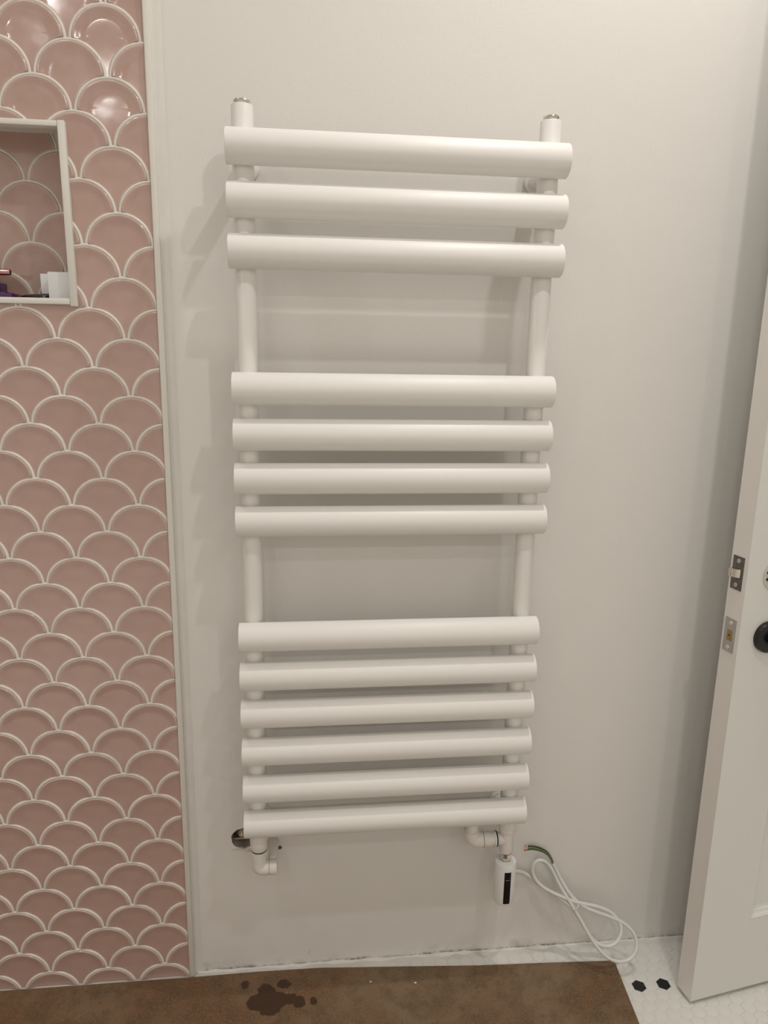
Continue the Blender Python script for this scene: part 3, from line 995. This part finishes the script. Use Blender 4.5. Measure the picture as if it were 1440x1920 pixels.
dh = dobj('bolt_hole', cyl((-0.0016, 0.0205, 0.734), (-0.0022, 0.0205, 0.734), 0.0022, 0.0002, 12), brown_w)
dh.parent = dp
# black thumb-turn rose and the bare chrome handle socket
UZ = 0.7345
ro = dobj('turn_rose', rod((0.0565, 0.0, UZ), (0.0565, -0.02, UZ), [(0, 0.0272), (0.006, 0.0272), (0.0085, 0.0262), (0.0095, 0.0240), (0.0096, 0.0130), (0.0085, 0.0120), (0.0085, 0.0100), (0.0190, 0.0095), (0.0195, 0.0085)], 40), black_m, None, 35, 'round black thumb-turn rose')
so = dobj('handle_socket', rod((0.0580, 0.0, 0.8420), (0.0580, -0.02, 0.8420), [(0, 0.0262), (0.0022, 0.0262), (0.0030, 0.0250), (0.0031, 0.0150), (0.0012, 0.0145)], 36), chrome_m, None, 35, 'round chrome handle socket without its lever')
for zz_ in (0.8480, 0.8365):
    h_ = dobj('socket_hole', cyl((0.0385, -0.0030, zz_), (0.0385, -0.0034, zz_), 0.0028, 0.0002, 12), black_m)
    h_.parent = so

# ------------------------------------------------------------------ things in the niche
NF = NZ0
tag(obj('white_box', nbox(-0.5350, -0.5010, 0.008, 0.040, NF, 1.3010, bev=0.0012), card_m, smooth=35), 'larger white box at the right end of the niche', 'box')
o = obj('white_box', nbox(-0.5530, -0.5365, 0.030, 0.052, 1.2686, 1.2995, bev=0.001), card_m, smooth=35)
tag(o, 'narrow white box beside the larger box in the niche', 'box')
bl = empty('brush_head', (-0.562, 0.035, NF), 'flat black disc with short stem lying on the niche floor', 'toiletry')
bm = rod((-0.558, 0.040, NF), (-0.558, 0.040, NF + 0.008), [(0, 0.0260), (0.0040, 0.0280), (0.0070, 0.0270), (0.0090, 0.020), (0.0100, 0.008)], 32)
obj('disc', bm, black_m, bl, smooth=35)
obj('stem', cyl((-0.5585, 0.058, NF + 0.003), (-0.5585, 0.058, NF + 0.0150), 0.004, 0.0006, 12), black_m, bl, smooth=35)
pu = empty('purple_holder', (-0.62, 0.03, NF), 'purple plastic holder at the cut-off edge of the niche', 'toiletry')
bm = nbox(-0.660, -0.6085, 0.012, 0.045, NF, 1.2835, bev=0.002)
obj('block', bm, purple_m, pu, smooth=35)
obj('back_rest', nbox(-0.690, -0.618, 0.012, 0.045, NF, 1.2942, bev=0.002), purple_m, pu, smooth=35)
obj('base_wedge', nbox(-0.660, -0.5990, 0.008, 0.050, NF, 1.2695, bev=0.0012), purple_m, pu, smooth=35)
obj('lip', nbox(-0.640, -0.5890, 0.006, 0.048, NF, 1.2672, bev=0.0012), purple_m, pu, smooth=35)
bm = rod((-0.690, 0.028, 1.2990), (-0.5960, 0.028, 1.3000), [(0, 0.0047), (0.093, 0.0047), (0.0940, 0.0044), (0.0941, 0.0034)], 20)
tb = obj('metal_tube', bm, rose_m, smooth=35)
tag(tb, 'rose-gold metal tube lying across the purple holder in the niche', 'tube')
obj('tube_mouth', cyl((-0.5965, 0.028, 1.29999), (-0.5956, 0.028, 1.30), 0.0036, 0.0003, 16), black_m, tb, smooth=35)

# ------------------------------------------------------------------ ceiling downlights and added fill lamps
em = bpy.data.materials.new('lamp_lens')
em.use_nodes = True
eb = em.node_tree.nodes['Principled BSDF']
eb.inputs['Base Color'].default_value = (0.8, 0.8, 0.8, 1)
eb.inputs['Emission Color'].default_value = (*LIGHT_COL, 1)
eb.inputs['Emission Strength'].default_value = 6.0
for i, (lx, ly, wt) in enumerate(LIGHTS):
    lab = 'round ceiling downlight with white rim ' + LIGHT_WHERE[i]
    dl = empty('ceiling_downlight', (lx, ly, CEIL), lab, 'light', None, 'ceiling downlights')
    obj('rim', rod((lx, ly, CEIL), (lx, ly, CEIL - 0.02), [(0, 0.052), (0.002, 0.052), (0.004, 0.048), (0.004, 0.040), (0.001, 0.038)], 32), trim_m, dl, smooth=35)
    obj('lens', cyl((lx, ly, CEIL - 0.0012), (lx, ly, CEIL - 0.004), 0.037, 0.0004, 32), em, dl, smooth=35)
    la = bpy.data.lights.new('downlight', 'AREA')
    la.shape = 'DISK'
    la.size = 0.05
    la.energy = wt
    la.color = LIGHT_COL
    la.spread = math.radians(170)
    lo = bpy.data.objects.new('lamp', la)
    lo.location = (lx, ly, CEIL - 0.012)
    COL.objects.link(lo)
    lo.parent = dl
    lo.matrix_parent_inverse = parent_inv(dl)
